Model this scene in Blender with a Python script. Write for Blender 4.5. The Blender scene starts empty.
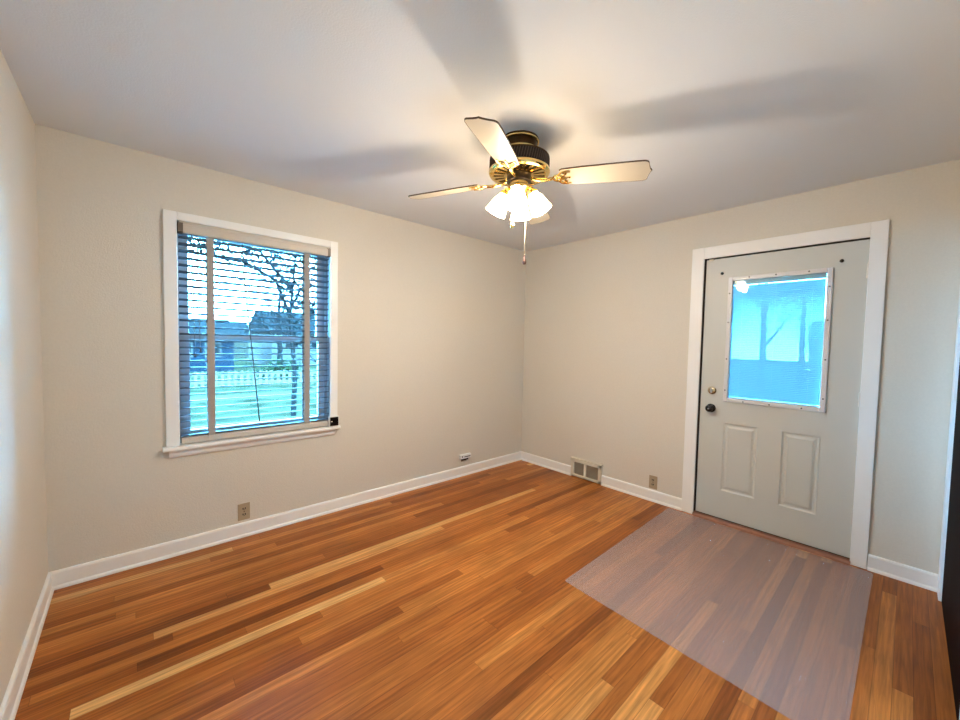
import bpy, bmesh, math, random
from mathutils import Vector, Matrix
random.seed(7)
S = bpy.context.scene
COL = S.collection
PI = math.pi

# ------------------------------------------------------------------ camera
cam_d = bpy.data.cameras.new('camera')
cam = bpy.data.objects.new('camera', cam_d); COL.objects.link(cam)
yaw, pitch, roll = 0.8375, -0.0441, 0.0201
fw = Vector((math.cos(yaw)*math.cos(pitch), math.sin(yaw)*math.cos(pitch), math.sin(pitch)))
r0 = Vector((math.sin(yaw), -math.cos(yaw), 0)); u0 = r0.cross(fw)
rt = math.cos(roll)*r0 + math.sin(roll)*u0
up = -math.sin(roll)*r0 + math.cos(roll)*u0
M = Matrix((rt, up, -fw)).transposed().to_4x4()
M.translation = (-3.4024, -3.0149, 1.3652)
cam.matrix_world = M
cam_d.sensor_width = 36.0
cam_d.lens = 386.07/960*36.0
cam_d.clip_start = 0.02; cam_d.clip_end = 300
S.camera = cam

# ------------------------------------------------------------------ world, light, exposure
SKY = (0.17, 0.59, 1.0); SKY_S = 86.0
BULB_W = 7.2; BULB_C = (1.0, 0.91, 0.77)
SHADE_E = 15.0; SHADE_C = (1.0, 0.76, 0.48)
w = bpy.data.worlds.new('overcast_sky'); S.world = w; w.use_nodes = True
nt = w.node_tree
bg = nt.nodes['Background']
tc = nt.nodes.new('ShaderNodeTexCoord'); sx = nt.nodes.new('ShaderNodeSeparateXYZ')
mr = nt.nodes.new('ShaderNodeMapRange'); rp = nt.nodes.new('ShaderNodeValToRGB')
nt.links.new(tc.outputs['Generated'], sx.inputs[0]); nt.links.new(sx.outputs['Z'], mr.inputs[0])
mr.inputs[1].default_value = -0.1; mr.inputs[2].default_value = 0.9
nt.links.new(mr.outputs[0], rp.inputs[0])
rp.color_ramp.elements[0].color = (SKY[0]*1.1, SKY[1]*1.05, SKY[2], 1)
rp.color_ramp.elements[1].color = (SKY[0]*.85, SKY[1]*.92, SKY[2], 1)
nt.links.new(rp.outputs[0], bg.inputs[0]); bg.inputs[1].default_value = SKY_S
S.view_settings.view_transform = 'Standard'
try: S.view_settings.look = 'None'
except Exception: pass
S.view_settings.gamma = 1.0
S.view_settings.use_curve_mapping = False
S.view_settings.exposure = 1.1

def portal(name, loc, rot, sx_, sy_):
    d = bpy.data.lights.new(name, 'AREA'); d.shape = 'RECTANGLE'; d.size = sx_; d.size_y = sy_
    d.cycles.is_portal = True
    o = bpy.data.objects.new(name, d); COL.objects.link(o); o.location = loc; o.rotation_euler = rot
portal('window_daylight', (-2.727, .17, 1.38), (-PI/2, 0, 0), .95, 1.40)
portal('door_daylight', (.07, -2.36, 1.427), (0, PI/2, 0), .92, .58)

# ------------------------------------------------------------------ material helpers
def srgb(r, g, b):
    f = lambda c: (c/255/12.92) if c/255 <= .04045 else ((c/255+.055)/1.055)**2.4
    return (f(r), f(g), f(b), 1)
def mat(name, col, rough=.5, metal=0.0, noise=0.0, nscale=40, bump=0.0, bscale=200, spec=.5, coat=0, stretch=None):
    m = bpy.data.materials.new(name); m.use_nodes = True
    n = m.node_tree.nodes; l = m.node_tree.links; b = n['Principled BSDF']
    b.inputs['Base Color'].default_value = col if len(col) == 4 else (*col, 1)
    b.inputs['Roughness'].default_value = rough; b.inputs['Metallic'].default_value = metal
    b.inputs['Specular IOR Level'].default_value = spec; b.inputs['Coat Weight'].default_value = coat
    t = n.new('ShaderNodeTexCoord'); src = t.outputs['Object']
    if stretch:
        mp = n.new('ShaderNodeMapping'); mp.inputs['Scale'].default_value = stretch
        l.new(src, mp.inputs[0]); src = mp.outputs[0]
    if noise:
        nz = n.new('ShaderNodeTexNoise'); nz.inputs['Scale'].default_value = nscale; nz.inputs['Detail'].default_value = 5
        l.new(src, nz.inputs['Vector'])
        r = n.new('ShaderNodeValToRGB'); c = b.inputs['Base Color'].default_value
        r.color_ramp.elements[0].position = .3; r.color_ramp.elements[1].position = .7
        r.color_ramp.elements[0].color = (c[0]*(1-noise), c[1]*(1-noise), c[2]*(1-noise), 1)
        r.color_ramp.elements[1].color = (min(1, c[0]*(1+noise)), min(1, c[1]*(1+noise)), min(1, c[2]*(1+noise)), 1)
        l.new(nz.outputs['Fac'], r.inputs[0]); l.new(r.outputs[0], b.inputs['Base Color'])
    if bump:
        n2 = n.new('ShaderNodeTexNoise'); n2.inputs['Scale'].default_value = bscale; n2.inputs['Detail'].default_value = 3
        l.new(src, n2.inputs['Vector'])
        bp = n.new('ShaderNodeBump'); bp.inputs['Strength'].default_value = bump; bp.inputs['Distance'].default_value = .004
        l.new(n2.outputs['Fac'], bp.inputs['Height']); l.new(bp.outputs[0], b.inputs['Normal'])
    return m
def glass(name, tint, fres=1.45, rough=0.0, opac=0.0):
    m = bpy.data.materials.new(name); m.use_nodes = True
    n = m.node_tree.nodes; l = m.node_tree.links; n.remove(n['Principled BSDF'])
    tr = n.new('ShaderNodeBsdfTransparent'); tr.inputs[0].default_value = (*tint, 1)
    gl = n.new('ShaderNodeBsdfGlossy'); gl.inputs['Roughness'].default_value = rough
    fr = n.new('ShaderNodeFresnel'); fr.inputs[0].default_value = fres
    mx = n.new('ShaderNodeMixShader')
    l.new(fr.outputs[0], mx.inputs[0]); l.new(tr.outputs[0], mx.inputs[1]); l.new(gl.outputs[0], mx.inputs[2])
    l.new(mx.outputs[0], n['Material Output'].inputs[0])
    return m
def slatmat(name, col, trans=.35):
    m = mat(name, col, .45); n = m.node_tree.nodes; l = m.node_tree.links; b = n['Principled BSDF']
    t = n.new('ShaderNodeBsdfTranslucent'); t.inputs[0].default_value = col
    mx = n.new('ShaderNodeMixShader'); mx.inputs[0].default_value = trans
    l.new(b.outputs[0], mx.inputs[1]); l.new(t.outputs[0], mx.inputs[2]); l.new(mx.outputs[0], n['Material Output'].inputs[0])
    return m

def floor_mat():
    m = bpy.data.materials.new('oak_strip_floor'); m.use_nodes = True
    n = m.node_tree.nodes; l = m.node_tree.links; b = n['Principled BSDF']
    def node(t, **k):
        x = n.new(t)
        for a, v in k.items(): setattr(x, a, v)
        return x
    def math_(op, a, b2=None, c=None):
        x = node('ShaderNodeMath', operation=op)
        for i, v in enumerate((a, b2, c)):
            if v is None: continue
            if isinstance(v, (int, float)): x.inputs[i].default_value = v
            else: l.new(v, x.inputs[i])
        return x.outputs[0]
    t = node('ShaderNodeTexCoord'); s = node('ShaderNodeSeparateXYZ'); l.new(t.outputs['Object'], s.inputs[0])
    PW = .0572
    yr = math_('DIVIDE', s.outputs['Y'], PW); row = math_('FLOOR', yr); fy = math_('FRACT', yr)
    wn = node('ShaderNodeTexWhiteNoise', noise_dimensions='1D'); l.new(row, wn.inputs['W'])
    plen = math_('MULTIPLY_ADD', wn.outputs['Value'], 1.3, 1.1)
    off = math_('MULTIPLY', wn.outputs['Value'], 17.3)
    xr = math_('ADD', math_('DIVIDE', s.outputs['X'], plen), off); cell = math_('FLOOR', xr); fx = math_('FRACT', xr)
    cv = node('ShaderNodeCombineXYZ'); l.new(row, cv.inputs[0]); l.new(cell, cv.inputs[1])
    w2 = node('ShaderNodeTexWhiteNoise', noise_dimensions='3D'); l.new(cv.outputs[0], w2.inputs['Vector'])
    ramp = node('ShaderNodeValToRGB'); l.new(w2.outputs['Value'], ramp.inputs[0])
    e = ramp.color_ramp.elements
    e[0].position = 0; e[0].color = FLOOR_C[0]
    e[1].position = 1; e[1].color = FLOOR_C[4]
    for p, c in ((.12, FLOOR_C[1]), (.60, FLOOR_C[2]), (.90, FLOOR_C[3])):
        k = e.new(p); k.color = c
    # grain, offset per board
    ov = node('ShaderNodeVectorMath', operation='MULTIPLY_ADD'); l.new(w2.outputs['Color'], ov.inputs[0]); ov.inputs[1].default_value = (9, 9, 9)
    l.new(t.outputs['Object'], ov.inputs[2])
    mp = node('ShaderNodeMapping'); mp.inputs['Scale'].default_value = (2.2, 46, 1); l.new(ov.outputs[0], mp.inputs[0])
    g1 = node('ShaderNodeTexNoise'); g1.inputs['Scale'].default_value = 2.2; g1.inputs['Detail'].default_value = 7; g1.inputs['Distortion'].default_value = .5
    l.new(mp.outputs[0], g1.inputs['Vector'])
    mp2 = node('ShaderNodeMapping'); mp2.inputs['Scale'].default_value = (1.3, 12, 1); l.new(ov.outputs[0], mp2.inputs[0])
    g2 = node('ShaderNodeTexWave', wave_type='BANDS', bands_direction='Y'); g2.inputs['Scale'].default_value = 1.1
    g2.inputs['Distortion'].default_value = 9; g2.inputs['Detail'].default_value = 2; g2.inputs['Detail Scale'].default_value = .7
    l.new(mp2.outputs[0], g2.inputs['Vector'])
    gr = node('ShaderNodeMapRange'); l.new(g1.outputs['Fac'], gr.inputs[0])
    gr.inputs[1].default_value = .3; gr.inputs[2].default_value = .72; gr.inputs[3].default_value = .66; gr.inputs[4].default_value = 1.2
    g2r = node('ShaderNodeMapRange'); l.new(g2.outputs['Fac'], g2r.inputs[0]); g2r.inputs[3].default_value = .86; g2r.inputs[4].default_value = 1.05
    # worn patches of the old finish
    g3 = node('ShaderNodeTexNoise'); g3.inputs['Scale'].default_value = 2.6; g3.inputs['Detail'].default_value = 4; l.new(t.outputs['Object'], g3.inputs['Vector'])
    g3r = node('ShaderNodeMapRange'); l.new(g3.outputs['Fac'], g3r.inputs[0]); g3r.inputs[1].default_value = .3; g3r.inputs[2].default_value = .7
    g3r.inputs[3].default_value = .85; g3r.inputs[4].default_value = 1.15
    k = math_('MULTIPLY', math_('MULTIPLY', gr.outputs[0], g2r.outputs[0]), g3r.outputs[0])
    # seams
    ey = math_('MINIMUM', fy, math_('SUBTRACT', 1, fy)); exx = math_('MULTIPLY', math_('MINIMUM', fx, math_('SUBTRACT', 1, fx)), math_('DIVIDE', plen, PW))
    ed = math_('MINIMUM', ey, exx)
    em = node('ShaderNodeMapRange'); l.new(ed, em.inputs[0]); em.inputs[1].default_value = .006; em.inputs[2].default_value = .03
    em.inputs[3].default_value = .6; em.inputs[4].default_value = 1
    k2 = math_('MULTIPLY', k, em.outputs[0])
    mx = node('ShaderNodeVectorMath', operation='SCALE'); l.new(ramp.outputs[0], mx.inputs[0]); l.new(k2, mx.inputs['Scale'])
    l.new(mx.outputs[0], b.inputs['Base Color'])
    rr = node('ShaderNodeMapRange'); l.new(g1.outputs['Fac'], rr.inputs[0]); rr.inputs[3].default_value = .28; rr.inputs[4].default_value = .46
    l.new(rr.outputs[0], b.inputs['Roughness'])
    b.inputs['Specular IOR Level'].default_value = .2
    bp = node('ShaderNodeBump'); bp.inputs['Strength'].default_value = .25; bp.inputs['Distance'].default_value = .002
    l.new(k2, bp.inputs['Height']); l.new(bp.outputs[0], b.inputs['Normal'])
    return m

FLOOR_C = [srgb(126, 66, 24), srgb(160, 90, 36), srgb(186, 112, 50), srgb(204, 132, 64), srgb(232, 178, 112)]
WALL = mat('painted_wall', srgb(222, 215, 203), .75, bump=.4, bscale=150, noise=.02, nscale=90, spec=.25)
CEIL = mat('painted_ceiling', srgb(228, 230, 233), .85, bump=.25, bscale=140, spec=.2)
TRIM = mat('white_trim_paint', srgb(247, 246, 244), .32)
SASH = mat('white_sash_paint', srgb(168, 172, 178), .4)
DOORP = mat('door_paint', srgb(206, 206, 200), .42, bump=.08, bscale=300)
LITE = mat('white_lite_frame', srgb(222, 220, 222), .35)
DARKGAP = mat('dark_weatherstrip', srgb(52, 38, 30), .8)
BRASS = mat('polished_brass', (0.80, 0.58, 0.22), .18, 1.0)
BRASSD = mat('antique_brass', (0.10, 0.055, 0.025), .3, 1.0)
DARKM = mat('dark_bronze', (0.03, 0.022, 0.02), .38, .6)
BLADE = mat('cream_fan_blade', srgb(196, 182, 160), .35)
BLADEE = mat('brown_blade_edge', srgb(84, 62, 46), .5)
BLACK = mat('black_metal', (0.012, 0.011, 0.012), .22, .4)
STEEL = mat('worn_steel', (0.55, 0.53, 0.5), .3, 1.0)
CHAINM = mat('pale_brass_chain', (0.8, 0.66, 0.42), .3, 1.0)
WOODFOB = mat('brown_wood_fob', srgb(58, 24, 12), .6)
FLOORM = floor_mat()
OUTL = mat('tan_plastic', srgb(176, 156, 128), .45)
SLOT = mat('dark_slot', (0.01, 0.008, 0.006), .6)
WHITEP = mat('white_plastic', srgb(236, 234, 230), .4)
VENTM = mat('ivory_enamel', srgb(226, 218, 200), .4)
VENTD = mat('vent_recess', srgb(70, 60, 50), .8)
VALM = mat('beige_headrail', srgb(206, 196, 184), .45)
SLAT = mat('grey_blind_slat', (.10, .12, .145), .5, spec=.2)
MINI = slatmat('white_mini_blind_slat', srgb(186, 226, 228), .07)
TAPE = mat('grey_cloth_tape', srgb(168, 160, 152), .9, noise=.08, nscale=300)
CORD = mat('grey_cord', srgb(120, 120, 118), .8)
WANDM = mat('dark_wand', srgb(60, 66, 70), .4)
DARKWOOD = mat('dark_stained_wood', srgb(22, 7, 5), .7, noise=.25, nscale=6, stretch=(9, 9, .6), spec=.04)
THRESH = mat('brown_threshold_wood', srgb(150, 100, 76), .5, noise=.12, nscale=20)
GLASS = glass('window_glass', (.86, .95, .98))
DGLASS = glass('door_glass', (.80, .93, .98))

# ------------------------------------------------------------------ mesh helpers
class MB:
    def __init__(s): s.bm = bmesh.new()
    def box(s, a, b_):
        x0, y0, z0 = [min(p, q) for p, q in zip(a, b_)]; x1, y1, z1 = [max(p, q) for p, q in zip(a, b_)]
        v = [s.bm.verts.new(c) for c in ((x0,y0,z0),(x1,y0,z0),(x1,y1,z0),(x0,y1,z0),(x0,y0,z1),(x1,y0,z1),(x1,y1,z1),(x0,y1,z1))]
        for f in ((0,3,2,1),(4,5,6,7),(0,1,5,4),(1,2,6,5),(2,3,7,6),(3,0,4,7)): s.bm.faces.new([v[i] for i in f])
        return s
    def prism(s, pts, off, cap=True):
        off = Vector(off); a = [s.bm.verts.new(p) for p in pts]; b_ = [s.bm.verts.new(Vector(p)+off) for p in pts]; n = len(pts)
        for i in range(n): s.bm.faces.new((a[i], a[(i+1) % n], b_[(i+1) % n], b_[i]))
        if cap: s.bm.faces.new(a[::-1]); s.bm.faces.new(b_)
        return s
    def lathe(s, prof, base=(0,0,0), axis=(0,0,1), n=32, closed=False):
        ax = Vector(axis).normalized(); q = Vector((0,0,1)).rotation_difference(ax); base = Vector(base); rings = []
        for r, h in prof:
            if r < 1e-6: rings.append([s.bm.verts.new(base + ax*h)])
            else: rings.append([s.bm.verts.new(base + q @ Vector((r*math.cos(2*PI*i/n), r*math.sin(2*PI*i/n), h))) for i in range(n)])
        pr = list(zip(rings, rings[1:]))
        if closed: pr.append((rings[-1], rings[0]))
        for A, B in pr:
            for i in range(n):
                j = (i+1) % n
                if len(A) == 1 and len(B) == 1: continue
                if len(A) == 1: s.bm.faces.new((A[0], B[j], B[i]))
                elif len(B) == 1: s.bm.faces.new((A[i], A[j], B[0]))
                else: s.bm.faces.new((A[i], A[j], B[j], B[i]))
        return s
    def cyl(s, p0, p1, r, r2=None, n=16):
        p0 = Vector(p0); d = Vector(p1)-p0; L = d.length; r2 = r if r2 is None else r2
        return s.lathe([(0,0),(r,0),(r2,L),(0,L)], p0, d, n)
    def tube(s, path, r, n=8):
        path = [Vector(p) for p in path]; rs = r if isinstance(r, (list, tuple)) else [r]*len(path); rings = []
        ref = Vector((.31, .17, .93))
        for i, p in enumerate(path):
            d = (path[min(i+1, len(path)-1)] - path[max(i-1, 0)]).normalized()
            a = d.cross(ref)
            if a.length < .05: a = d.cross(Vector((1, 0, 0)))
            a.normalize(); b_ = d.cross(a)
            rings.append([s.bm.verts.new(p + rs[i]*(math.cos(2*PI*k/n)*a + math.sin(2*PI*k/n)*b_)) for k in range(n)])
        for A, B in zip(rings, rings[1:]):
            for k in range(n): s.bm.faces.new((A[k], A[(k+1) % n], B[(k+1) % n], B[k]))
        s.bm.faces.new(rings[0][::-1]); s.bm.faces.new(rings[-1])
        return s
    def ball(s, c, r, sub=2, sc=(1,1,1), jit=0):
        g = bmesh.ops.create_icosphere(s.bm, subdivisions=sub, radius=1)
        for v in g['verts']:
            k = 1 + (random.random()-.5)*jit
            v.co = Vector((v.co.x*sc[0]*r*k, v.co.y*sc[1]*r*k, v.co.z*sc[2]*r*k)) + Vector(c)
        return s
    def torus(s, c, R, r, axis=(0,0,1), n=24, m=8):
        prof = [(R + r*math.cos(2*PI*i/m), r*math.sin(2*PI*i/m)) for i in range(m)]
        return s.lathe(prof, c, axis, n, closed=True)
    def build(s, name, m, parent=None, bevel=0, smooth=False, seg=2, origin=None):
        bmesh.ops.recalc_face_normals(s.bm, faces=s.bm.faces)
        vs = s.bm.verts
        if origin is None:
            lo = Vector((min(v.co.x for v in vs), min(v.co.y for v in vs), min(v.co.z for v in vs)))
            hi = Vector((max(v.co.x for v in vs), max(v.co.y for v in vs), max(v.co.z for v in vs)))
            origin = Vector(((lo.x+hi.x)/2, (lo.y+hi.y)/2, lo.z))
        origin = Vector(origin)
        for v in vs: v.co -= origin
        me = bpy.data.meshes.new(name); s.bm.to_mesh(me); s.bm.free()
        if smooth:
            for p in me.polygons: p.use_smooth = True
            try: me.set_sharp_from_angle(angle=math.radians(38))
            except Exception: pass
        o = bpy.data.objects.new(name, me); COL.objects.link(o); me.materials.append(m)
        o.location = origin
        if parent is not None:
            o.parent = parent; o.location = origin - wloc(parent)
        if bevel:
            bv = o.modifiers.new('bevel', 'BEVEL'); bv.width = bevel; bv.segments = seg; bv.limit_method = 'ANGLE'
        return o
def wloc(o):
    p = Vector((0,0,0))
    while o is not None: p += o.location; o = o.parent
    return p
def tag(o, label, cat, group=None, kind=None):
    o['label'] = label; o['category'] = cat
    if group: o['group'] = group
    if kind: o['kind'] = kind
    return o
def thing(name, loc, label, cat, group=None, kind=None):
    o = bpy.data.objects.new(name, None); COL.objects.link(o); o.location = loc; o.empty_display_size = .1
    return tag(o, label, cat, group, kind)
def struct(name, mb, m, label, cat, **k):
    return tag(mb.build(name, m, None, **k), label, cat, kind='structure')

# ------------------------------------------------------------------ room shell
H = 2.43; L = 3.754; W = 3.20; T = .15
BACK = 3.30
# window opening, door opening
wx0, wx1, wz0, wz1 = -3.192, -2.264, .690, 2.072
dy0, dy1, dz1 = -2.826, -1.893, 2.066
sy0, sy1, sz1 = -1.35, -.13, 2.03      # dark door in the right-hand wall (x range)
struct('floor', MB().box((-L-T, -W-T, -.06), (T, T, 0)), FLOORM, 'glossy orange-brown oak strip floor of narrow boards', 'floor', origin=(0,0,0))
struct('ceiling', MB().box((-L-T, -W-T, H), (T, T, H+.1)), CEIL, 'flat pale grey painted ceiling', 'ceiling')
b = MB()
e_ = .009
b.box((-L-T, 0, 0), (wx0-e_, T, H)).box((wx1+e_, 0, 0), (T, T, H)).box((wx0-e_, 0, 0), (wx1+e_, T, wz0-.022)).box((wx0-e_, 0, wz1+e_), (wx1+e_, T, H))
struct('wall_back', b, WALL, 'beige painted wall with the window', 'wall')
b = MB()
e_ = .013
b.box((0, dy1+e_, 0), (T, 0, H)).box((0, -W-T, 0), (T, dy0-e_, H)).box((0, dy0-e_, dz1+e_), (T, dy1+e_, H))
struct('wall_right', b, WALL, 'beige painted wall with the grey entry door', 'wall')
struct('wall_left', MB().box((-L-T, -W-T, 0), (-L, 0, H)), WALL, 'beige painted wall at the far left of the view', 'wall')
b = MB()
b.box((sy1, -W-T, 0), (0, -W, H)).box((-L, -W-T, 0), (sy0, -W, H)).box((sy0, -W-T, sz1), (sy1, -W, H))
struct('wall_front', b, WALL, 'beige painted wall seen edge-on at the right border', 'wall')

# ------------------------------------------------------------------ baseboards (profile swept along the wall)
BH = .098
def base_profile():   # (out from wall, height)
    return [(0, 0), (.022, 0), (.022, .006), (.019, .014), (.0135, .02), (.0135, BH-.012), (.010, BH-.003), (.004, BH), (0, BH)]
def baseboard(name, segs, label):
    b = MB()
    for (x0, y0, x1, y1, nx, ny) in segs:
        b.prism([(x0+nx*o, y0+ny*o, h) for o, h in base_profile()], (x1-x0, y1-y0, 0))
    return struct(name, b, TRIM, label, 'baseboard', smooth=False)
baseboard('baseboard_back', [(-L, 0, 0, 0, 0, -1)], 'white baseboard running under the window')
baseboard('baseboard_left', [(-L, -W, -L, -.001, 1, 0)], 'white baseboard along the far left wall')
baseboard('baseboard_right', [(0, -.712, 0, -.001, -1, 0), (0, -1.806, 0, -1.062, -1, 0), (0, -W+.001, 0, -2.902, -1, 0)],
          'white baseboard along the door wall')

# ------------------------------------------------------------------ window
win = thing('window_1', (-2.728, 0, wz0), 'white double-hung window in the beige wall', 'window', kind='structure')
b = MB(); P = .02
b.box((-3.258, -P, wz0+.003), (wx0, 0, 2.122)); b.box((wx1, -P, wz0+.003), (-2.206, 0, 2.122)); b.box((wx0, -P, wz1), (wx1, 0, 2.122))
b.build('casing', TRIM, win, bevel=.003)
b = MB()
b.box((wx0-.008, 0, wz0), (wx0, T+.03, wz1)).box((wx1, 0, wz0), (wx1+.008, T+.03, wz1)).box((wx0, 0, wz1-.0), (wx1, T+.03, wz1+.008))
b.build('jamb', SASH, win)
MB().box((-3.278, -.055, wz0-.021), (-2.192, T+.05, wz0+.003)).build('sill', TRIM, win, bevel=.007, seg=3)
b = MB(); z = wz0-.021
b.prism([(-3.245, 0, z-.05), (-3.245, -.010, z-.05), (-3.245, -.018, z-.042), (-3.245, -.022, z-.030), (-3.245, -.022, z-.018), (-3.245, -.030, z-.006), (-3.245, -.030, z), (-3.245, 0, z)], (1.02, 0, 0))
b.build('apron', TRIM, win)
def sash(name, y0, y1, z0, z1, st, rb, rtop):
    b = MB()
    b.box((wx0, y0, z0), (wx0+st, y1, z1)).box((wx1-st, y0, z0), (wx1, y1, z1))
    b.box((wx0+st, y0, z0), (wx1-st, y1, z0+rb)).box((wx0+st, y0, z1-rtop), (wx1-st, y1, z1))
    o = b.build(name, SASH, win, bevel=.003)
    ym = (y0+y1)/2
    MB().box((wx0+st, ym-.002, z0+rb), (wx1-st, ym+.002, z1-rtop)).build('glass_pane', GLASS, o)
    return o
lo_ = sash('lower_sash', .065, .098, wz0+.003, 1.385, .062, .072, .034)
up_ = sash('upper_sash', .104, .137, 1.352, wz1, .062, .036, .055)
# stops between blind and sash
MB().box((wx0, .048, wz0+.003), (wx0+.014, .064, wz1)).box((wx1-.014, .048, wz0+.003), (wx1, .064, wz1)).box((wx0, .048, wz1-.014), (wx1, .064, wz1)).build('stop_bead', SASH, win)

# ------------------------------------------------------------------ blind
bl = thing('venetian_blind', (-2.728, .01, wz0+.004), 'horizontal-slat blind with beige headrail and two grey cloth tapes hung inside the window', 'blind')
bx0, bx1 = wx0+.006, wx1-.006
MB().box((bx0+.004, -.018, 2.012), (bx1-.004, .038, 2.0705)).build('head_rail', VALM, bl, bevel=.002)
b = MB(); b.prism([(bx0+.022, -.022, 1.998), (bx0+.022, -.034, 1.998), (bx0+.022, -.038, 2.006), (bx0+.022, -.038, 2.046), (bx0+.022, -.034, 2.054), (bx0+.022, -.022, 2.054)], (bx1-bx0-.044, 0, 0))
b.build('valance', VALM, bl)
for xa, xb in ((bx0-.003, bx0+.024), (bx1-.024, bx1+.003)):
    MB().box((xa, -.030, 2.003), (xb, .03, 2.060)).build('bracket', mat('bracket_metal', srgb(120, 108, 96), .4, .3), bl, bevel=.002)
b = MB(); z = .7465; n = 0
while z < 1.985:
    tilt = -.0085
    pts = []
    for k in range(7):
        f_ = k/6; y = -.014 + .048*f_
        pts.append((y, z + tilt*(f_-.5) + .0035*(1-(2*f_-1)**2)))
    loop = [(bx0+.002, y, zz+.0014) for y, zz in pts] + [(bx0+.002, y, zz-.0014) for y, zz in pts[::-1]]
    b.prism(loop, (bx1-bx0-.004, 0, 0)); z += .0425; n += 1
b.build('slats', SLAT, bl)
MB().box((bx0+.002, -.016, .698), (bx1-.002, .036, .738)).build('bottom_rail', VALM, bl, bevel=.005, seg=3)
for xc in (-3.026, -2.436):
    b = MB(); b.box((xc-.019, -.0185, .72), (xc+.019, -.0165, 2.004)).box((xc-.019, .0365, .72), (xc+.019, .0385, 2.004))
    t_ = b.build('ladder_tape', TAPE, bl)
    MB().box((xc-.021, -.0215, .700), (xc+.021, -.0162, .736)).build('tape_clip', VALM, t_, bevel=.001)
for i, (x, zb) in enumerate(((-3.122, 1.262), (-3.096, 1.292))):
    c = MB().tube([(x, -.026, 1.995), (x+.004, -.027, 1.6), (x+.012, -.027, zb)], .0017, 6).build('pull_cord', CORD, bl)
    MB().lathe([(0,0),(.006,0),(.0075,.008),(.004,.026),(0,.028)], (x+.012, -.027, zb-.022), (0,0,1), 12).build('tassel', WANDM, c, smooth=True)
wd = MB().tube([(-2.853, -.030, 1.99), (-2.851, -.031, 1.85), (-2.756, -.033, .79)], [.003, .0042, .0042], 8).build('tilt_wand', WANDM, bl)

# small black-faced device on the sill
sb = thing('sensor_box', (-2.242, -.036, wz0+.003), 'small white cube with a black face on the right end of the window sill', 'device')
MB().box((-2.282, -.047, wz0+.004), (-2.204, -.0215, wz0+.083)).build('case', WHITEP, sb, bevel=.006, seg=3)
MB().box((-2.276, -.0495, wz0+.009), (-2.210, -.0465, wz0+.077)).build('face', mat('black_glass', (.006, .005, .006), .12), sb, bevel=.004)
MB().box((-2.270, -.051, wz0+.040), (-2.258, -.0493, wz0+.047)).build('indicator', WHITEP, sb)

# ------------------------------------------------------------------ entry door
tr = MB(); q = .018
tr.box((-q, dy1, 0), (0, -1.803, dz1+.090)).box((-q, -2.900, 0), (0, dy0+.004, dz1+.090)).box((-q, dy0+.004, dz1), (0, dy1, dz1+.090))
struct('trim_1', tr, TRIM, 'white casing around the grey entry door', 'door casing', bevel=.003)
dr = thing('door_1', (0, -2.36, 0), 'pale grey steel entry door with a half window and two embossed panels', 'door', kind='structure')
b = MB()
b.box((.002, dy1, 0), (T, dy1+.012, dz1)).box((.002, dy0-.012, 0), (T, dy0, dz1)).box((.002, dy0, dz1), (T, dy1, dz1+.012))
b.build('jamb', DARKGAP, dr)
b = MB(); b.box((.052, dy1-.03, 0.02), (T, dy1, dz1)).box((.052, dy0, 0.02), (T, dy0+.03, dz1)).box((.052, dy0, dz1-.03), (T, dy1, dz1))
b.build('weatherstrip', DARKGAP, dr)
# slab with hole for the lite and recessed panel mouldings
sl0, sl1, sz0, szt = dy0+.006, dy1-.013, .032, dz1-.010
fx_ = .004; bk = .048
gl = (-2.632, -2.088, .975, 1.874)     # glass y0,y1,z0,z1
b = MB()
b.box((fx_, sl0, sz0), (bk, gl[0]-.012, szt)).box((fx_, gl[1]+.012, sz0), (bk, sl1, szt))
b.box((fx_, gl[0]-.012, gl[3]+.012), (bk, gl[1]+.012, szt))
pan = [(-2.296, -2.078, .252, .780), (-2.646, -2.440, .256, .784)]
za, zb_ = .252, .784
b.box((fx_, gl[0]-.012, zb_), (bk, gl[1]+.012, gl[2]-.012)).box((fx_, gl[0]-.012, sz0), (bk, gl[1]+.012, za))
b.box((fx_, -2.440, za), (bk, -2.296, zb_)); b.box((fx_, -2.646, za), (bk, gl[0]-.012-.0001, zb_))
slab = b.build('slab', DOORP, dr)
bmw = MB()
for (y0, y1, z0, z1) in [(-2.296, gl[1]+.012, za, zb_), (gl[0]-.012, -2.440, za, zb_)]:
    # recessed ogee groove then raised field
    rings = []
    for ins, dx in ((0, 0), (.010, .007), (.022, .007), (.036, .001)):
        rings.append([bmw.bm.verts.new((fx_+dx, yy, zz)) for yy, zz in ((y0+ins, z0+ins), (y1-ins, z0+ins), (y1-ins, z1-ins), (y0+ins, z1-ins))])
    for A, B in zip(rings, rings[1:]):
        for i in range(4): bmw.bm.faces.new((A[i], A[(i+1)%4], B[(i+1)%4], B[i]))
    bmw.bm.faces.new(rings[-1])
bmw.build('embossed_panels', DOORP, dr)
b = MB()
y0, y1, z0, z1 = gl; o1, o2 = .034, .0
def ringbox(b, x0, x1, Y0, Y1, Z0, Z1, wd):
    b.box((x0, Y0, Z0), (x1, Y0+wd, Z1)).box((x0, Y1-wd, Z0), (x1, Y1, Z1)).box((x0, Y0+wd, Z0), (x1, Y1-wd, Z0+wd)).box((x0, Y0+wd, Z1-wd), (x1, Y1-wd, Z1))
ringbox(b, -.011, bk, y0-.030, y1+.022, z0-.024, z1+.030, .030)
lf = b.build('lite_frame', LITE, dr, bevel=.004)
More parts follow.
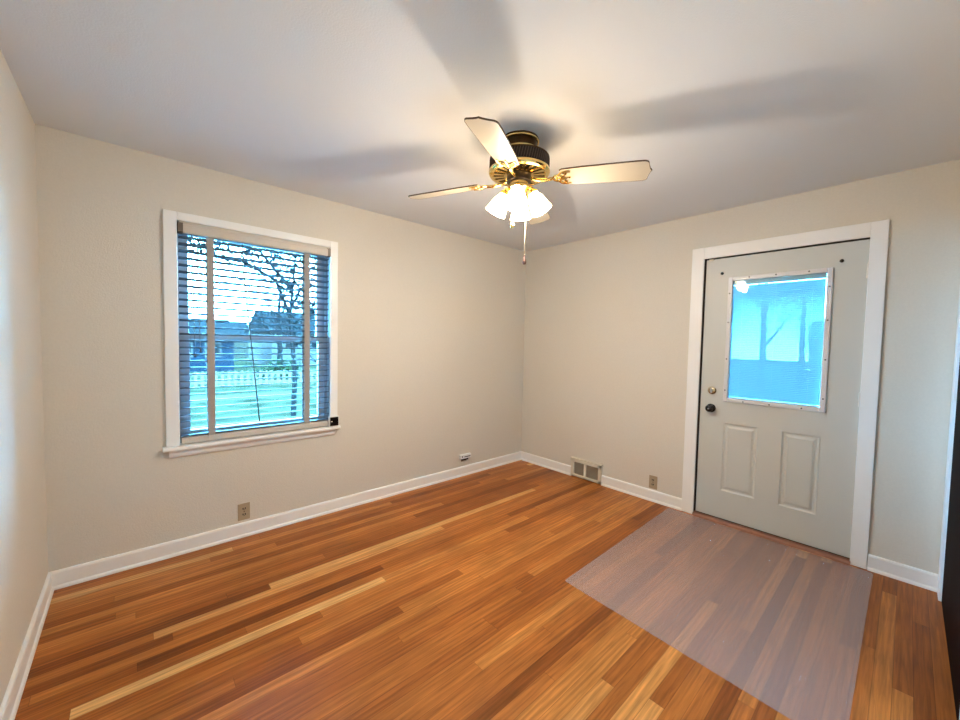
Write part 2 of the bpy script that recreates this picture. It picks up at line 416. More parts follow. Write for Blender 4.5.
for (yy, zz) in ((-2.20, z1+.017), (-2.36, z1+.017), (-2.54, z1+.017), (-2.20, z0-.012), (-2.36, z0-.012), (-2.54, z0-.012),
                 (y0-.016, 1.78), (y0-.016, 1.56), (y0-.016, 1.30), (y0-.016, 1.04), (y1+.009, 1.78), (y1+.009, 1.56), (y1+.009, 1.28), (y1+.009, 1.04)):
    MB().cyl((-.0105, yy, zz), (-.0125, yy, zz), .0048, n=10).build('screw', DARKM, lf)
MB().box((.006, y0, z0), (.009, y1, z1)).build('glass_pane', DGLASS, dr)
MB().box((.040, y0, z0), (.043, y1, z1)).build('glass_pane', DGLASS, dr)
b = MB(); zz = z0+.02
mb = thing_part = None
while zz < z1-.03:
    b.prism([(.0240, y0+.006, zz+.0061), (.0257, y0+.006, zz), (.0262, y0+.006, zz-.0061), (.0258, y0+.006, zz-.0061), (.0253, y0+.006, zz), (.0236, y0+.006, zz+.0061)], (0, y1-y0-.012, 0)); zz += .0125
mini = b.build('mini_blind', MINI, dr)
MB().box((.014, y0+.004, zz-.0125+.009), (.034, y1-.004, z1-.001)).build('head_rail', LITE, mini, bevel=.001)
MB().box((.016, y0+.006, z0+.002), (.032, y1-.006, z0+.013)).build('bottom_rail', LITE, mini, bevel=.001)
for yy in (y0+.07, (y0+y1)/2, y1-.07):
    MB().tube([(.0165, yy, z0+.01), (.0165, yy, z1-.02)], .0007, 5).build('ladder_cord', LITE, mini)
# hardware
kz = .888; ky = -1.985
kn = MB().lathe([(0,0),(.033,0),(.034,.006),(.014,.012),(.012,.026),(.020,.032),(.027,.042),(.028,.052),(.022,.062),(.010,.066),(0,.0665)], (fx_, ky, kz), (-1,0,0), 28).build('door_knob', BLACK, dr, smooth=True)
MB().cyl((fx_-.066, ky, kz), (fx_-.068, ky, kz), .006, n=12).build('keyhole', STEEL, kn)
db = MB().lathe([(0,0),(.030,0),(.031,.005),(.024,.012),(.016,.014),(0,.014)], (fx_, ky-.002, 1.028), (-1,0,0), 28).build('deadbolt', mat('nickel_brass', (.62, .55, .40), .25, 1.0), dr, smooth=True)
MB().box((fx_-.032, ky-.0065, 1.008), (fx_-.013, ky+.0025, 1.048)).build('thumb_turn', STEEL, db, bevel=.003)
for yy in (-2.019, -2.698):
    hk = MB().cyl((fx_, yy, 1.940), (fx_-.006, yy, 1.940), .011, n=16).ball((fx_-.012, yy, 1.938), .0085, 2).build('hook', BLACK, dr, smooth=True)
for zz in (1.86, 1.055, .30):
    b = MB().cyl((-.010, dy0+.004, zz-.045), (-.010, dy0+.004, zz+.045), .007, n=12)
    b.cyl((-.010, dy0+.004, zz+.045), (-.010, dy0+.004, zz+.051), .005, n=10)
    b.box((-.008, dy0+.000, zz-.044), (.003, dy0+.011, zz+.044))
    b.build('hinge', mat('painted_hinge', srgb(214, 210, 204), .4, .2), dr, bevel=.001)
MB().box((-.008, -1.953, szt-.010), (.010, -1.925, szt+.004)).build('latch_clip', VENTM, dr, bevel=.002)
b = MB(); b.prism([(-.034, dy0, 0), (-.034, dy0, .006), (-.020, dy0, .020), (.06, dy0, .024), (.13, dy0, .024), (.13, dy0, 0)], (0, dy1-dy0, 0))
b.build('threshold', THRESH, dr)
MB().box((.012, sl0, .024), (.046, sl1, .033)).build('door_sweep', DARKGAP, dr)

# ------------------------------------------------------------------ dark door and white casing in the right-hand wall
b = MB(); b.box((sy1, -W, 0), (-.012, -W+.016, sz1+.07)).box((sy0-.07, -W, 0), (sy0, -W+.016, sz1+.07)).box((sy0, -W, sz1), (sy1, -W+.016, sz1+.07))
struct('trim_2', b, TRIM, 'white casing beside the dark brown door at the right border', 'door casing', bevel=.003)
d2 = thing('door_2', ((sy0+sy1)/2, -W, 0), 'dark brown stained wooden door at the right border of the view', 'door', kind='structure')
MB().box((sy0+.004, -W-.045, .0008), (sy1-.004, -W+.004, sz1-.004)).build('slab', DARKWOOD, d2, bevel=.002)

# ------------------------------------------------------------------ floor register, outlets, wall jack
fv = thing('floor_register', (0, -.887, .012), 'ivory two-panel metal heating register set in the baseboard of the door wall', 'vent')
Y0, Y1, Z0, Z1 = -1.062, -.712, .014, .196
b = MB()
b.box((-.026, Y0, Z0), (-.0005, Y0+.036, Z1)).box((-.026, Y1-.036, Z0), (-.0005, Y1, Z1)).box((-.026, -.8915, Z0), (-.0005, -.8645, Z1))
b.box((-.026, Y0, Z0), (-.0005, Y1, Z0+.022)).box((-.026, Y0, Z1-.036), (-.0005, Y1, Z1))
fr = b.build('frame', VENTM, fv, bevel=.004)
MB().box((-.030, Y0-.004, Z1-.006), (-.0005, Y1+.004, Z1+.004)).build('top_flange', VENTM, fv, bevel=.002)
MB().box((-.008, Y0+.01, Z0+.01), (-.001, Y1-.01, Z1-.01)).build('damper', VENTD, fv)
for ya, yb in ((Y0+.036, -.8915), (-.8645, Y1-.036)):
    b = MB(); yy = ya+.005
    while yy < yb-.003:
        b.box((-.020, yy, Z0+.022), (-.011, yy+.0028, Z1-.036)); yy += .0068
    zz = Z0+.034
    while zz < Z1-.04:
        b.box((-.018, ya, zz), (-.013, yb, zz+.0025)); zz += .014
    b.build('grille', mat('grille_metal', srgb(176, 162, 140), .5), fv)

def outlet(face, c, label):
    # face 'y': on window wall (normal -y); 'x': on door wall (normal -x). built from small boxes in (along, out, up)
    cx, cz = c
    def P3(a, o, z): return (cx+a, -o, cz+z) if face == 'y' else (-o, cx+a, cz+z)
    t = thing('wall_outlet', P3(0, 0, -.058), label, 'outlet', 'duplex wall outlets')
    def bb(name, a0, a1, o0, o1, z0_, z1_, m, par, bev=0):
        return MB().box(P3(a0, o0, z0_), P3(a1, o1, z1_)).build(name, m, par, bevel=bev)
    bb('cover_plate', -.036, .036, .0003, .006, -.058, .058, OUTL, t, .002)
    for dz in (.020, -.020):
        rc = MB()
        pts = [P3(.0165*math.cos(a), .0055, dz + .0145*max(-.82, min(.82, math.sin(a)))) for a in [2*PI*k/20 for k in range(20)]]
        off = Vector(P3(0, .008, 0)) - Vector(P3(0, .0055, 0))
        rc = rc.prism(pts, off).build('receptacle', OUTL, t)
        for a in (-.0065, .0065): bb('slot', a-.0032, a+.0032, .0075, .0088, dz-.004, dz+.0085, SLOT, rc)
        bb('ground_hole', -.0025, .0025, .0075, .0086, dz-.010, dz-.0055, SLOT, rc)
    d = Vector(P3(0, 1, 0)) - Vector(P3(0, 0, 0))
    MB().cyl(Vector(P3(0, .0055, 0)), Vector(P3(0, .0075, 0)), .0035, n=10).build('screw', BRASSD, t)
outlet('y', (-2.848, .174), 'tan duplex outlet on the wall below the window')
outlet('x', (-1.557, .168), 'tan duplex outlet between the floor register and the door')
jk = thing('wall_jack', (-.885, 0, .150), 'small white jack box on the wall near the far room corner', 'jack')
MB().box((-.922, -.006, .146), (-.852, -.0003, .205)).build('wall_plate', OUTL, jk, bevel=.002)
MB().box((-.956, -.036, .182), (-.812, -.006, .226)).build('housing', WHITEP, jk, bevel=.006, seg=3)
MB().box((-.935, -.0375, .200), (-.925, -.0355, .214)).box((-.905, -.0375, .199), (-.826, -.0355, .207)).build('port', SLOT, jk)
MB().box((-.925, -.024, .164), (-.842, -.006, .183)).build('plug', DARKM, jk, bevel=.002)

# ------------------------------------------------------------------ clear vinyl mat
mm = bpy.data.materials.new('frosted_vinyl'); mm.use_nodes = True
n = mm.node_tree.nodes; l = mm.node_tree.links; bs = n['Principled BSDF']
bs.inputs['Coat Weight'].default_value = 1.0; bs.inputs['Coat IOR'].default_value = 1.6; bs.inputs['Coat Roughness'].default_value = .33; bs.inputs['Base Color'].default_value = srgb(206, 178, 172); bs.inputs['Roughness'].default_value = .36
tcn = n.new('ShaderNodeTexCoord'); nz = n.new('ShaderNodeTexNoise'); nz.inputs['Scale'].default_value = 6; nz.inputs['Detail'].default_value = 6
l.new(tcn.outputs['Object'], nz.inputs['Vector'])
mrr = n.new('ShaderNodeMapRange'); l.new(nz.outputs['Fac'], mrr.inputs[0]); mrr.inputs[3].default_value = .26; mrr.inputs[4].default_value = .48
l.new(mrr.outputs[0], bs.inputs['Roughness'])
n2 = n.new('ShaderNodeTexNoise'); n2.inputs['Scale'].default_value = 300; l.new(tcn.outputs['Object'], n2.inputs['Vector'])
bp = n.new('ShaderNodeBump'); bp.inputs['Strength'].default_value = .2; bp.inputs['Distance'].default_value = .002
l.new(n2.outputs['Fac'], bp.inputs['Height']); l.new(bp.outputs[0], bs.inputs['Normal'])
tp = n.new('ShaderNodeBsdfTransparent'); mx = n.new('ShaderNodeMixShader'); mx.inputs[0].default_value = .67
l.new(bs.outputs[0], mx.inputs[1]); l.new(tp.outputs[0], mx.inputs[2]); l.new(mx.outputs[0], n['Material Output'].inputs[0])
c4 = [(-1.625, -2.93), (-.045, -2.93), (-.045, -1.712), (-1.565, -1.742)]
pts = []
rad = .022
for i in range(4):
    p = Vector(c4[i]); a = (Vector(c4[i-1])-p).normalized(); d = (Vector(c4[(i+1) % 4])-p).normalized()
    for k in range(6):
        t = k/5; pts.append(tuple((p + a*rad*(1-t)**2 + d*rad*t**2)) + (.0006,))
mt = MB().prism(pts, (0, 0, .0022)).build('floor_mat', mm)
tag(mt, 'frosted clear vinyl mat lying on the oak floor in front of the door', 'mat')

# ------------------------------------------------------------------ ceiling fan
FC = Vector((-1.877, -1.60, 0))
fan = thing('ceiling_fan', (FC.x, FC.y, H), 'brass and dark bronze ceiling fan with four cream blades and lit glass shades', 'ceiling fan')
def fz(z): return (FC.x, FC.y, z)
MB().lathe([(0,0),(.098,0),(.100,-.006),(.094,-.012),(.088,-.018),(.088,-.056),(.094,-.062),(.097,-.068),(.080,-.076),(.072,-.085),(.072,-.10),(0,-.10)], fz(H), n=48).build('canopy', BRASSD, fan, smooth=True)
MB().torus(fz(H-.013), .096, .005, n=48).torus(fz(H-.064), .0955, .005, n=48).build('canopy_ring', BRASS, fan, smooth=True)
mo = MB().lathe([(0,2.340),(.120,2.340),(.148,2.334),(.154,2.328),(.154,2.274),(.150,2.266),(0,2.266)], fz(0), n=64).build('motor_housing', DARKM, fan, smooth=True)
b = MB()
for k in range(72):
    a = 2*PI*k/72; a2 = a+.07
    b.tube([(FC.x+.1555*math.cos(a), FC.y+.1555*math.sin(a), 2.277), (FC.x+.1555*math.cos(a2), FC.y+.1555*math.sin(a2), 2.325)], .0016, 4)
b.build('mesh_band', mat('bronze_rib', (.09, .065, .05), .35, .8), mo)
MB().torus(fz(2.331), .152, .0045, n=56).build('top_ring', BRASSD, mo, smooth=True)
# lower brass plate with radial vents
b = MB().lathe([(.150,2.274),(.159,2.270),(.160,2.258),(.154,2.250),(.142,2.247),(.134,2.250),(.134,2.262)], fz(0), n=64)
b.lathe([(0,2.249),(.070,2.249),(.078,2.246),(.078,2.262),(0,2.262)], fz(0), n=48)
for k in range(20):
    a = 2*PI*k/20
    pts = []
    for rr, hw in ((.074, .006), (.137, .013)):
        pts.append((rr, hw))
    d = Vector((math.cos(a), math.sin(a), 0)); nn = Vector((-d.y, d.x, 0)); c = Vector(fz(2.247))
    q4 = [c+d*.074+nn*.006, c+d*.138+nn*.012, c+d*.138-nn*.012, c+d*.074-nn*.006]
    b.prism(q4, (0, 0, .006))
b.build('vent_plate', BRASS, fan, smooth=False)
MB().lathe([(0,2.249),(.062,2.249),(.064,2.240),(.064,2.214),(.050,2.208),(0,2.208)], fz(0), n=40).build('flywheel', DARKM, fan, smooth=True)
BZ = 2.227; DROOP = math.radians(2.6); TILT = math.radians(13.5)
def blade_frame(a):
    d = Vector((math.cos(a)*math.cos(DROOP), math.sin(a)*math.cos(DROOP), -math.sin(DROOP))); n_ = Vector((-math.sin(a), math.cos(a), 0))
    wv = n_*math.cos(TILT) + Vector((0, 0, -math.sin(TILT)))     # counter-clockwise side hangs lower
    up_ = d.cross(wv)
    return d, wv, up_
BR0, BR1 = .215, .644
for i, ang in enumerate((-61.1, 28.9, 118.9, 208.9)):
    a = math.radians(ang + .0); d, wv, uv = blade_frame(a); c = Vector(fz(BZ))
    def bp_(r, wdt, h=0): return c + d*r + wv*wdt + uv*h
    # outline: slightly flaring, soft shoulders, small point in the middle of the tip
    half = [(BR0, .050), (BR0+.012, .058), (.32, .064), (.45, .068), (.57, .071), (.608, .070), (.620, .066), (.627, .058), (.629, .048), (.632, .030), (.637, .012)]
    out = half + [(BR1, 0)] + [(r, -w_) for r, w_ in half[::-1]]
    bl_ = MB().prism([bp_(r, w_, -.003) for r, w_ in out], uv*.006).build('blade', BLADE, fan)
    # brown edge banding
    e = MB(); m_ = len(out)
    for k in range(m_-1):
        (ra, wa), (rb, wb) = out[k], out[k+1]
        A0, A1 = bp_(ra, wa, -.0034), bp_(rb, wb, -.0034)
        cen = bp_(.43, 0, -.0034); 
        def outw(r, w_): 
            v = (bp_(r, w_, -.0034) - bp_(min(max(r-.02, .25), .6), 0, -.0034)).normalized(); return v*.0012
        e.prism([A0 - outw(ra, wa), A0 + outw(ra, wa), A1 + outw(rb, wb), A1 - outw(rb, wb)], uv*.0068)
    e.build('edge_band', BLADEE, bl_)
    # brass iron: curved arm, scroll ring, three prongs under the blade
    b = MB(); h = -.0065
    b.tube([c + d*.055 + Vector((0,0,.004)), c + d*.095 + Vector((0,0,-.010)), c + d*.140 + Vector((0,0,-.012)), bp_(.180, 0, h)], [.009, .009, .0085, .008], 8)
    b.torus(bp_(.202, 0, h), .022, .0052, uv, 20, 6)
    b.torus(bp_(.226, .026, h), .014, .0042, uv, 16, 6); b.torus(bp_(.226, -.026, h), .014, .0042, uv, 16, 6)
    for sgn in (-1, 0, 1):
        b.tube([bp_(.195, sgn*.012, h), bp_(.222, sgn*.040, h), bp_(.248, sgn*.046, h), bp_(.268, sgn*.042, h)], [.005, .005, .0045, .003], 6)
    b.cyl(bp_(.246, .030, h-.003), bp_(.246, .030, h+.003), .005, n=8).cyl(bp_(.246, -.030, h-.003), bp_(.246, -.030, h+.003), .005, n=8).cyl(bp_(.262, 0, h-.003), bp_(.262, 0, h+.003), .005, n=8)
    b.build('blade_iron', BRASS, fan, smooth=True)
# light kit
lk = MB().lathe([(0,2.212),(.044,2.212),(.050,2.208),(.050,2.196),(.057,2.190),(.057,2.178),(.046,2.168),(.034,2.160),(.030,2.150),(.016,2.140),(.008,2.134),(0,2.132)], fz(0), n=40).build('light_kit', BRASS, fan, smooth=True)
SHADEM = bpy.data.materials.new('lit_frosted_glass'); SHADEM.use_nodes = True
bs = SHADEM.node_tree.nodes['Principled BSDF']; bs.inputs['Base Color'].default_value = (.9, .86, .78, 1); bs.inputs['Roughness'].default_value = .3
bs.inputs['Emission Color'].default_value = (*SHADE_C, 1); bs.inputs['Emission Strength'].default_value = SHADE_E
BULBM = bpy.data.materials.new('lit_bulb'); BULBM.use_nodes = True
bs = BULBM.node_tree.nodes['Principled BSDF']; bs.inputs['Emission Color'].default_value = (1, .86, .62, 1); bs.inputs['Emission Strength'].default_value = 14
for ang in (127, 217, 307, 37):
    a = math.radians(ang); d = Vector((math.cos(a), math.sin(a), 0)); ax = (d*.46 + Vector((0,0,-.888))).normalized()
    root = Vector(fz(2.184)) + d*.050
    neck = Vector(fz(2.166)) + d*.068
    MB().tube([root, root + d*.018 + Vector((0,0,-.004)), neck + ax*.002], .0085, 8).build('lamp_arm', BRASS, lk, smooth=True)
    MB().lathe([(0,-.006),(.018,-.004),(.026,.004),(.028,.016),(.026,.018),(.024,.008),(0,.002)], neck, ax, 24).build('shade_fitter', BRASS, lk, smooth=True)
    prof = [(.0235,.010),(.0245,.020),(.031,.034),(.040,.052),(.046,.074),(.050,.096),(.056,.114),(.0575,.118),(.055,.1185),(.048,.096),(.0435,.074),(.0375,.052),(.0285,.034),(.0225,.020),(.0215,.010)]
    MB().lathe(prof, neck, ax, 32, closed=True).build('glass_shade', SHADEM, lk, smooth=True)
    MB().lathe([(0,.018),(.010,.020),(.012,.044),(.019,.066),(.022,.084),(.019,.100),(.010,.112),(0,.115)], neck, ax, 16).build('bulb', BULBM, lk, smooth=True)
    ld = bpy.data.lights.new('bulb_light', 'POINT'); ld.energy = BULB_W; ld.color = BULB_C; ld.shadow_soft_size = .022
    lo = bpy.data.objects.new('bulb_light', ld); COL.objects.link(lo); lo.parent = lk; lo.location = (neck + ax*.128) - wloc(lk)
# pull chains
def chain(x, y, ztop, zbot, fobm, fl, label):
    c = MB().tube([(x, y, ztop), (x, y, zbot)], .0009, 6)
    k = zbot
    while k < ztop: c.ball((x, y, k), .0015, 1); k += .0075
    c = c.build('pull_chain', CHAINM, fan)
    f = MB().lathe([(0,0),(.007,0),(.0100,.006),(.0095,.018),(.0055,.034),(.0025,fl),(0,fl)], (x, y, zbot-fl+.003), (0,0,1), 14).build('fob', fobm, c, smooth=True)
    f['label'] = label
chain(FC.x+.035, FC.y-.020, 2.185, 1.836, WOODFOB, .050, 'brown wooden fob on the long pull chain')
chain(FC.x-.030, FC.y+.012, 2.185, 2.010, BRASS, .040, 'brass fob on the short pull chain')

# ------------------------------------------------------------------ outdoors
GZ = -.80
LAWN = mat('lawn_grass', (.0115, .0108, .0056), .9, noise=.55, nscale=1.6, spec=0)
WALKM = mat('concrete', (0.0201, 0.0178, 0.0154), .9, noise=.1, nscale=8, spec=0)
ROADM = mat('asphalt', (0.0071, 0.0071, 0.0065), .9, noise=.12, nscale=12, spec=0)
BARK = mat('grey_bark', (0.0036, 0.0039, 0.0039), .9, noise=.3, nscale=9, spec=0)
BLUEH = mat('blue_siding', (0.0024, 0.0053, 0.0083), .8, noise=.06, nscale=5, spec=0)
WHITEH = mat('white_siding', (0.0309, 0.0237, 0.0201), .7, spec=0)
TANH = mat('tan_siding', (0.0201, 0.0154, 0.0106), .8, spec=0)
ROOFM = mat('grey_shingles', (0.0042, 0.0045, 0.0045), .9, noise=.15, nscale=14, spec=0)
PANEH = mat('dark_house_glass', (0.0036, 0.0036, 0.0036), .3, spec=0)
FENCEM = mat('white_fence_paint', (0.0504, 0.0326, 0.0237), .6, spec=0)
DRYLEAF = mat('pale_dry_leaf', (0.0059, 0.0083, 0.0089), .9, spec=0)
LEAF = mat('shrub_leaf', (0.0024, 0.0065, 0.0024), .9, noise=.4, nscale=14, spec=0)
struct('lawn', MB().box((-40, .8, GZ-.3), (90, 60, GZ)).box((.8, -60, GZ-.3), (90, .8, GZ)), LAWN, 'green lawn seen through the window and door glass', 'lawn', origin=(0,0,GZ))
struct('sidewalk', MB().box((-30, 12.6, GZ), (9, 14.0, GZ+.02)), WALKM, 'pale concrete walk crossing the lawn outside the window', 'path')
struct('street', MB().box((30, -50, GZ), (38, 60, GZ+.015)), ROADM, 'grey street crossing beyond the front door', 'street')
struct('driveway', MB().box((1.2, -4.6, GZ), (30, 1.6, GZ+.012)), WALKM, 'pale concrete drive leading from the front door to the street', 'driveway')
struct('eave', MB().box((-6, T+.02, 2.17), (1, .62, 2.20)).box((-6, .60, 2.12), (1, .64, 2.26)), mat('eave_paint', (.03,.03,.03), .7, spec=0), 'painted roof eave above the window outside', 'eave')

# picket fence
pf = thing('picket_fence', (1, 16.7, GZ), 'low white picket fence at the far side of the lawn outside the window', 'fence')
fa, fb = Vector((-8, 18.9, GZ)), Vector((9, 14.6, GZ)); fd = (fb-fa); FL = fd.length; fd.normalize(); fn = Vector((-fd.y, fd.x, 0))
b = MB(); k = 0.0
while k < FL:
    p = fa + fd*k
    b.prism([p+Vector((0,0,.05)), p+fd*.12+Vector((0,0,.05)), p+fd*.12+Vector((0,0,.66)), p+fd*.06+Vector((0,0,.73)), p+Vector((0,0,.66))], fn*.02); k += .24
b.build('pickets', FENCEM, pf)
for z_ in (.16, .54):
    MB().prism([fa+Vector((0,0,z_))+fn*.02, fb+Vector((0,0,z_))+fn*.02, fb+Vector((0,0,z_+.09))+fn*.02, fa+Vector((0,0,z_+.09))+fn*.02], fn*.04).build('rail', FENCEM, pf)
k = .0
for k in [i*2.4 for i in range(8)]:
    p = fa + fd*k + fn*.11
    MB().box(p+Vector((-.05,-.05,0)), p+Vector((.05,.05,.70))).build('post', FENCEM, pf)

TANH2 = mat('cream_siding', (.070, .036, .016), .8, spec=0)
ROOF2 = mat('slate_shingles', (.018, .016, .014), .9, noise=.15, nscale=14, spec=0)
def house(x0, x1, y0, y1, zw, zr, wallm, label, wins, face='y', roofm=ROOFM):
    h = thing('house', ((x0+x1)/2, (y0+y1)/2, GZ), label, 'house')
    MB().box((x0, y0, GZ), (x1, y1, zw)).build('walls', wallm, h)
    if face == 'y':
        ym = (y0+y1)/2
        MB().prism([(x0-.3, y0-.4, zw-.05), (x0-.3, y1+.4, zw-.05), (x0-.3, ym, zr)], (x1-x0+.6, 0, 0)).build('roof', roofm, h)
    else:
        xm = (x0+x1)/2
        MB().prism([(x0-.4, y0-.3, zw-.05), (x1+.4, y0-.3, zw-.05), (xm, y0-.3, zr)], (0, y1-y0+.6, 0)).build('roof', roofm, h)
    for (u0, u1, v0, v1) in wins:
        if face == 'y':
            wf = MB().box((u0-.1, y0-.05, v0-.1), (u1+.1, y0-.001, v1+.1)).build('window_frame', WHITEH, h)
            MB().box((u0, y0-.06, v0), (u1, y0-.049, v1)).build('pane', PANEH, wf)
        else:
            wf = MB().box((x0-.05, u0-.1, v0-.1), (x0-.001, u1+.1, v1+.1)).build('window_frame', WHITEH, h)
            MB().box((x0-.06, u0, v0), (x0-.049, u1, v1)).build('pane', PANEH, wf)
    return h
house(-4.5, 1.6, 27, 34, 1.25, 2.7, BLUEH, 'blue-sided house with a grey roof behind the white picket fence', [(-1.4, -.7, .2, .95), (.1, .8, .2, .95)])
house(-1.5, 6.5, 46, 54, 1.7, 3.1, TANH, 'small distant tan house in the gap between the blue house and the white one', [(1.6, 2.6, .4, 1.2)])
house(4.6, 12.0, 30, 38, 1.9, 3.6, WHITEH, 'white house with a grey roof behind the fence to the right of the blue one', [(5.6, 6.5, .6, 1.5), (7.6, 8.5, .6, 1.5)])
house(60, 70, -3.5, 5.5, 2.6, 5.2, TANH2, 'wide tan house across the street seen through the door glass', [(-1.6, -.4, .6, 1.8), (2.2, 3.4, .6, 1.8)], face='x', roofm=ROOF2)

def bare_tree(name, base, hgt, r, label, limbs, seed, spread=1.0, nb=26, leaves=()):
    rnd = random.Random(seed); t = thing(name, base, label, 'tree', 'bare trees outdoors')
    B = Vector(base); b = MB()
    b.tube([B, B+Vector((.05, 0, hgt*.3)), B+Vector((-.05, .03, hgt*.65)), B+Vector((.06, 0, hgt))], [r*1.25, r, r*.8, r*.45], 10)
    b.build('trunk', BARK, t, smooth=True)
    br = MB()
    for path, rr in limbs: br.tube(path, [rr*(1-.6*i/(len(path)-1)) for i in range(len(path))], 7)
    tips = [Vector(p) for path, rr in limbs for p in path[1:]] + [B+Vector((0, 0, hgt*f_)) for f_ in (.5, .6, .7, .8, .9, 1.0)]
    for k in range(nb):
        p = rnd.choice(tips) + Vector((rnd.uniform(-.2, .2), rnd.uniform(-.2, .2), rnd.uniform(-.1, .1)))
        dirv = Vector((rnd.uniform(-1, 1)*spread, rnd.uniform(-.6, .6), rnd.uniform(-.35, 1))).normalized(); Lh = rnd.uniform(.7, 1.9)
        pts = [p]
        for j in range(4):
            dirv = (dirv + Vector((rnd.uniform(-.4, .4), rnd.uniform(-.4, .4), rnd.uniform(-.3, .35)))).normalized(); pts.append(pts[-1] + dirv*Lh/4)
        br.tube(pts, [.022, .018, .014, .010, .006], 5)
        for j in range(3):
            p2 = pts[rnd.randint(1, 4)]; d2 = Vector((rnd.uniform(-1, 1), rnd.uniform(-.5, .5), rnd.uniform(-.4, 1))).normalized()
            br.tube([p2, p2+d2*.3, p2+(d2+Vector((rnd.uniform(-.4, .4), 0, rnd.uniform(-.4, .4))))*.6], [.010, .007, .004], 4)
    br.build('branches', BARK, t, smooth=True)
    if leaves:
        lv = MB()
        for (xa, xb, za_, zb2), cnt in leaves:
            for k in range(cnt):
                p = Vector((rnd.uniform(xa, xb), B.y + rnd.uniform(-.7, .5), rnd.uniform(za_, zb2)))
                if p.x < -.7: p.z += .28*max(0, p.x+1.5)*-1 + (.12 if p.x < -2.2 else 0)
                u_ = Vector((rnd.gauss(0, 1), rnd.gauss(0, 1), rnd.gauss(0, 1))).normalized(); v_ = u_.orthogonal().normalized()
                u_ *= rnd.uniform(.04, .09); v_ *= rnd.uniform(.02, .045)
                lv.prism([p-u_, p-v_, p+u_, p+v_], u_.cross(v_).normalized()*.004)
        lo2 = lv.build('leaves', DRYLEAF, t); lo2['label'] = 'hazy crown of small leaves'
bare_tree('tree', (-.45, 7.2, GZ), 4.2, .055, 'bare twiggy tree with an arching limb just outside the window', [
    ([(-.5, 7.2, 1.9), (-.85, 7.1, 2.75), (-1.5, 7.0, 3.06), (-2.5, 6.9, 3.10), (-3.4, 6.8, 3.3)], .05),
    ([(-.5, 7.2, 2.1), (-.3, 7.1, 2.6), (.2, 7.0, 3.0), (.7, 7.0, 3.1)], .04),
    ([(-.45, 7.2, 1.4), (-.1, 7.2, 2.0), (.5, 7.1, 2.3)], .035),
    ([(-.5, 7.2, 2.6), (-1.2, 7.0, 3.35), (-2.4, 6.9, 3.55)], .05)], 3, nb=90, leaves=[((-2.9, -.7, 3.16, 3.75), 420), ((-.75, .75, 2.0, 3.6), 420)])
bare_tree('tree', (3.2, 22.5, GZ), 5.0, .14, 'bare tree between the two houses beyond the picket fence', [([(3.2, 22.5, 1.0), (2.4, 22.5, 2.2), (1.6, 22.3, 3.0)], .07), ([(3.2, 22.5, 1.3), (4.2, 22.4, 2.4), (4.8, 22.2, 3.2)], .07)], 5, nb=40)
bare_tree('tree', (-3.2, 23.0, GZ), 4.6, .12, 'bare tree in front of the left end of the blue house', [([(-3.2, 23, 1.0), (-2.2, 23, 2.0), (-1.2, 22.8, 2.7)], .06), ([(-3.2, 23, 1.2), (-4, 22.9, 2.4)], .06)], 6, nb=40)
bare_tree('tree', (20, 3.4, GZ), 5.6, .16, 'leftmost of the three bare trees seen through the door glass', [([(20, 3.4, 1.2), (20, 4.4, 2.6), (20, 5.2, 3.8)], .08)], 8, nb=30)
bare_tree('tree', (22.5, 2.4, GZ), 6.0, .17, 'middle one of the three bare trees seen through the door glass', [([(22.5, 2.4, 1.4), (22.5, 1.5, 2.8), (22.5, .9, 3.6)], .08)], 9, nb=30)
bare_tree('tree', (24.5, 1.0, GZ), 5.2, .15, 'rightmost of the three bare trees seen through the door glass', [([(24.5, 1.0, 1.4), (24.5, .1, 2.8), (24.5, -.8, 3.4)], .08)], 10, nb=30)

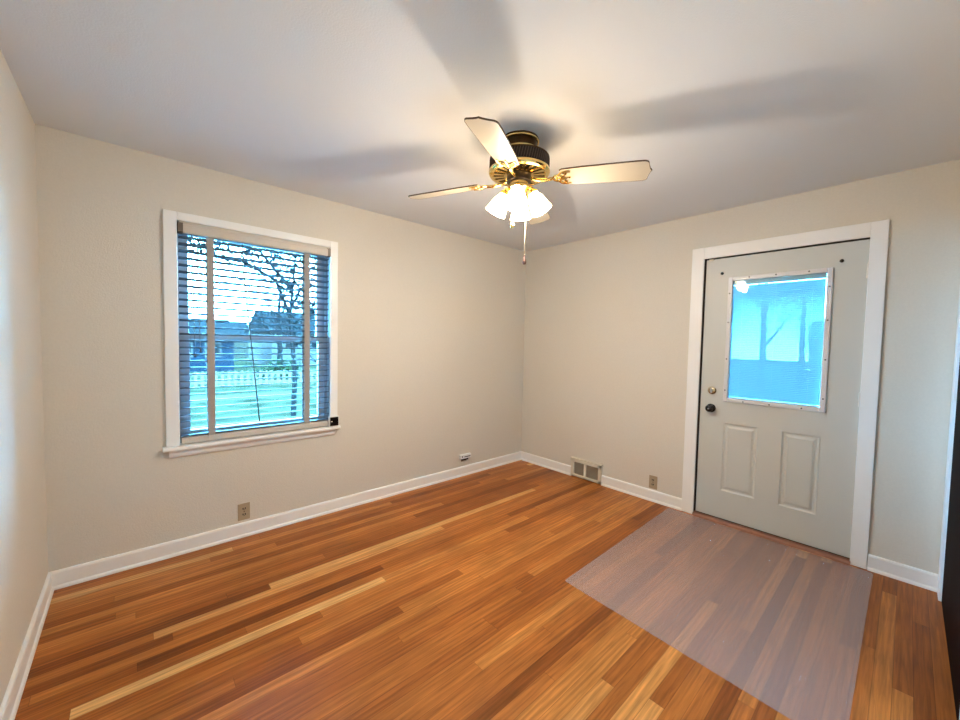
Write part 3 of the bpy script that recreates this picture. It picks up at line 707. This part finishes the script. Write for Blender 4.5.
def shrub(name, c, r, sc, label, n_=260, seed=1):
    rnd = random.Random(seed); t = thing(name, (c[0], c[1], GZ), label, 'shrub')
    b = MB()
    for k in range(n_):
        d = Vector((rnd.gauss(0, 1), rnd.gauss(0, 1), abs(rnd.gauss(0, 1)))).normalized(); R_ = r*rnd.uniform(.65, 1.05)
        p = Vector((c[0]+d.x*R_*sc[0], c[1]+d.y*R_*sc[1], GZ+.1+d.z*R_*sc[2])); q_ = Vector((rnd.gauss(0, 1), rnd.gauss(0, 1), rnd.gauss(0, 1))).normalized()
        e1 = d.cross(q_).normalized()*.10; e2 = e1.cross(d).normalized()*.07
        b.prism([p-e1, p-e2, p+e1, p+e2], d*.008)
    b.build('foliage', LEAF, t)
    MB().tube([(c[0], c[1], GZ), (c[0], c[1], GZ+r*.8)], [.05, .02], 6).build('stem', BARK, t)
shrub('shrub', (2.6, 19.6), .9, (1.5, .8, 1.15), 'green shrub behind the picket fence outside the window', seed=2)
shrub('shrub', (24, -2.2), 1.3, (.8, 1.6, 1.1), 'green shrub at the right of the view through the door glass', seed=3, n_=320)

# parked car across the drive
car = thing('car', (26, -.9, GZ), 'pale car parked outside, seen low through the door glass', 'car')
CARP = mat('silver_car_paint', (.03,.028,.026), .3, spec=.1)
b = MB(); prof = [(-2.2, .32), (-2.25, .75), (-2.1, .92), (-1.2, .98), (-.6, 1.42), (.9, 1.44), (1.5, 1.02), (2.15, .92), (2.25, .7), (2.2, .32)]
b.prism([(26-.85, -.9+y_, GZ+z_) for y_, z_ in prof], (1.7, 0, 0)); b.build('body', CARP, car, bevel=.05)
MB().prism([(26-.87, -.9+y_, GZ+z_) for y_, z_ in ((-1.0, 1.0), (-.5, 1.35), (.8, 1.36), (1.25, 1.04))], (1.74, 0, 0)).build('windows', PANEH, car)
for yy in (-1.45, 1.45):
    for xx in (26-.9, 26+.7):
        MB().cyl((xx, -.9+yy, GZ+.32), (xx+.2, -.9+yy, GZ+.32), .32, n=20).build('wheel', BLACK, car)
tag(MB().cyl((22, -.35, GZ), (22, -.35, 2.6), .06, .045, n=12).build('pole', FENCEM), 'slim white pole standing outside, seen through the door glass', 'pole')
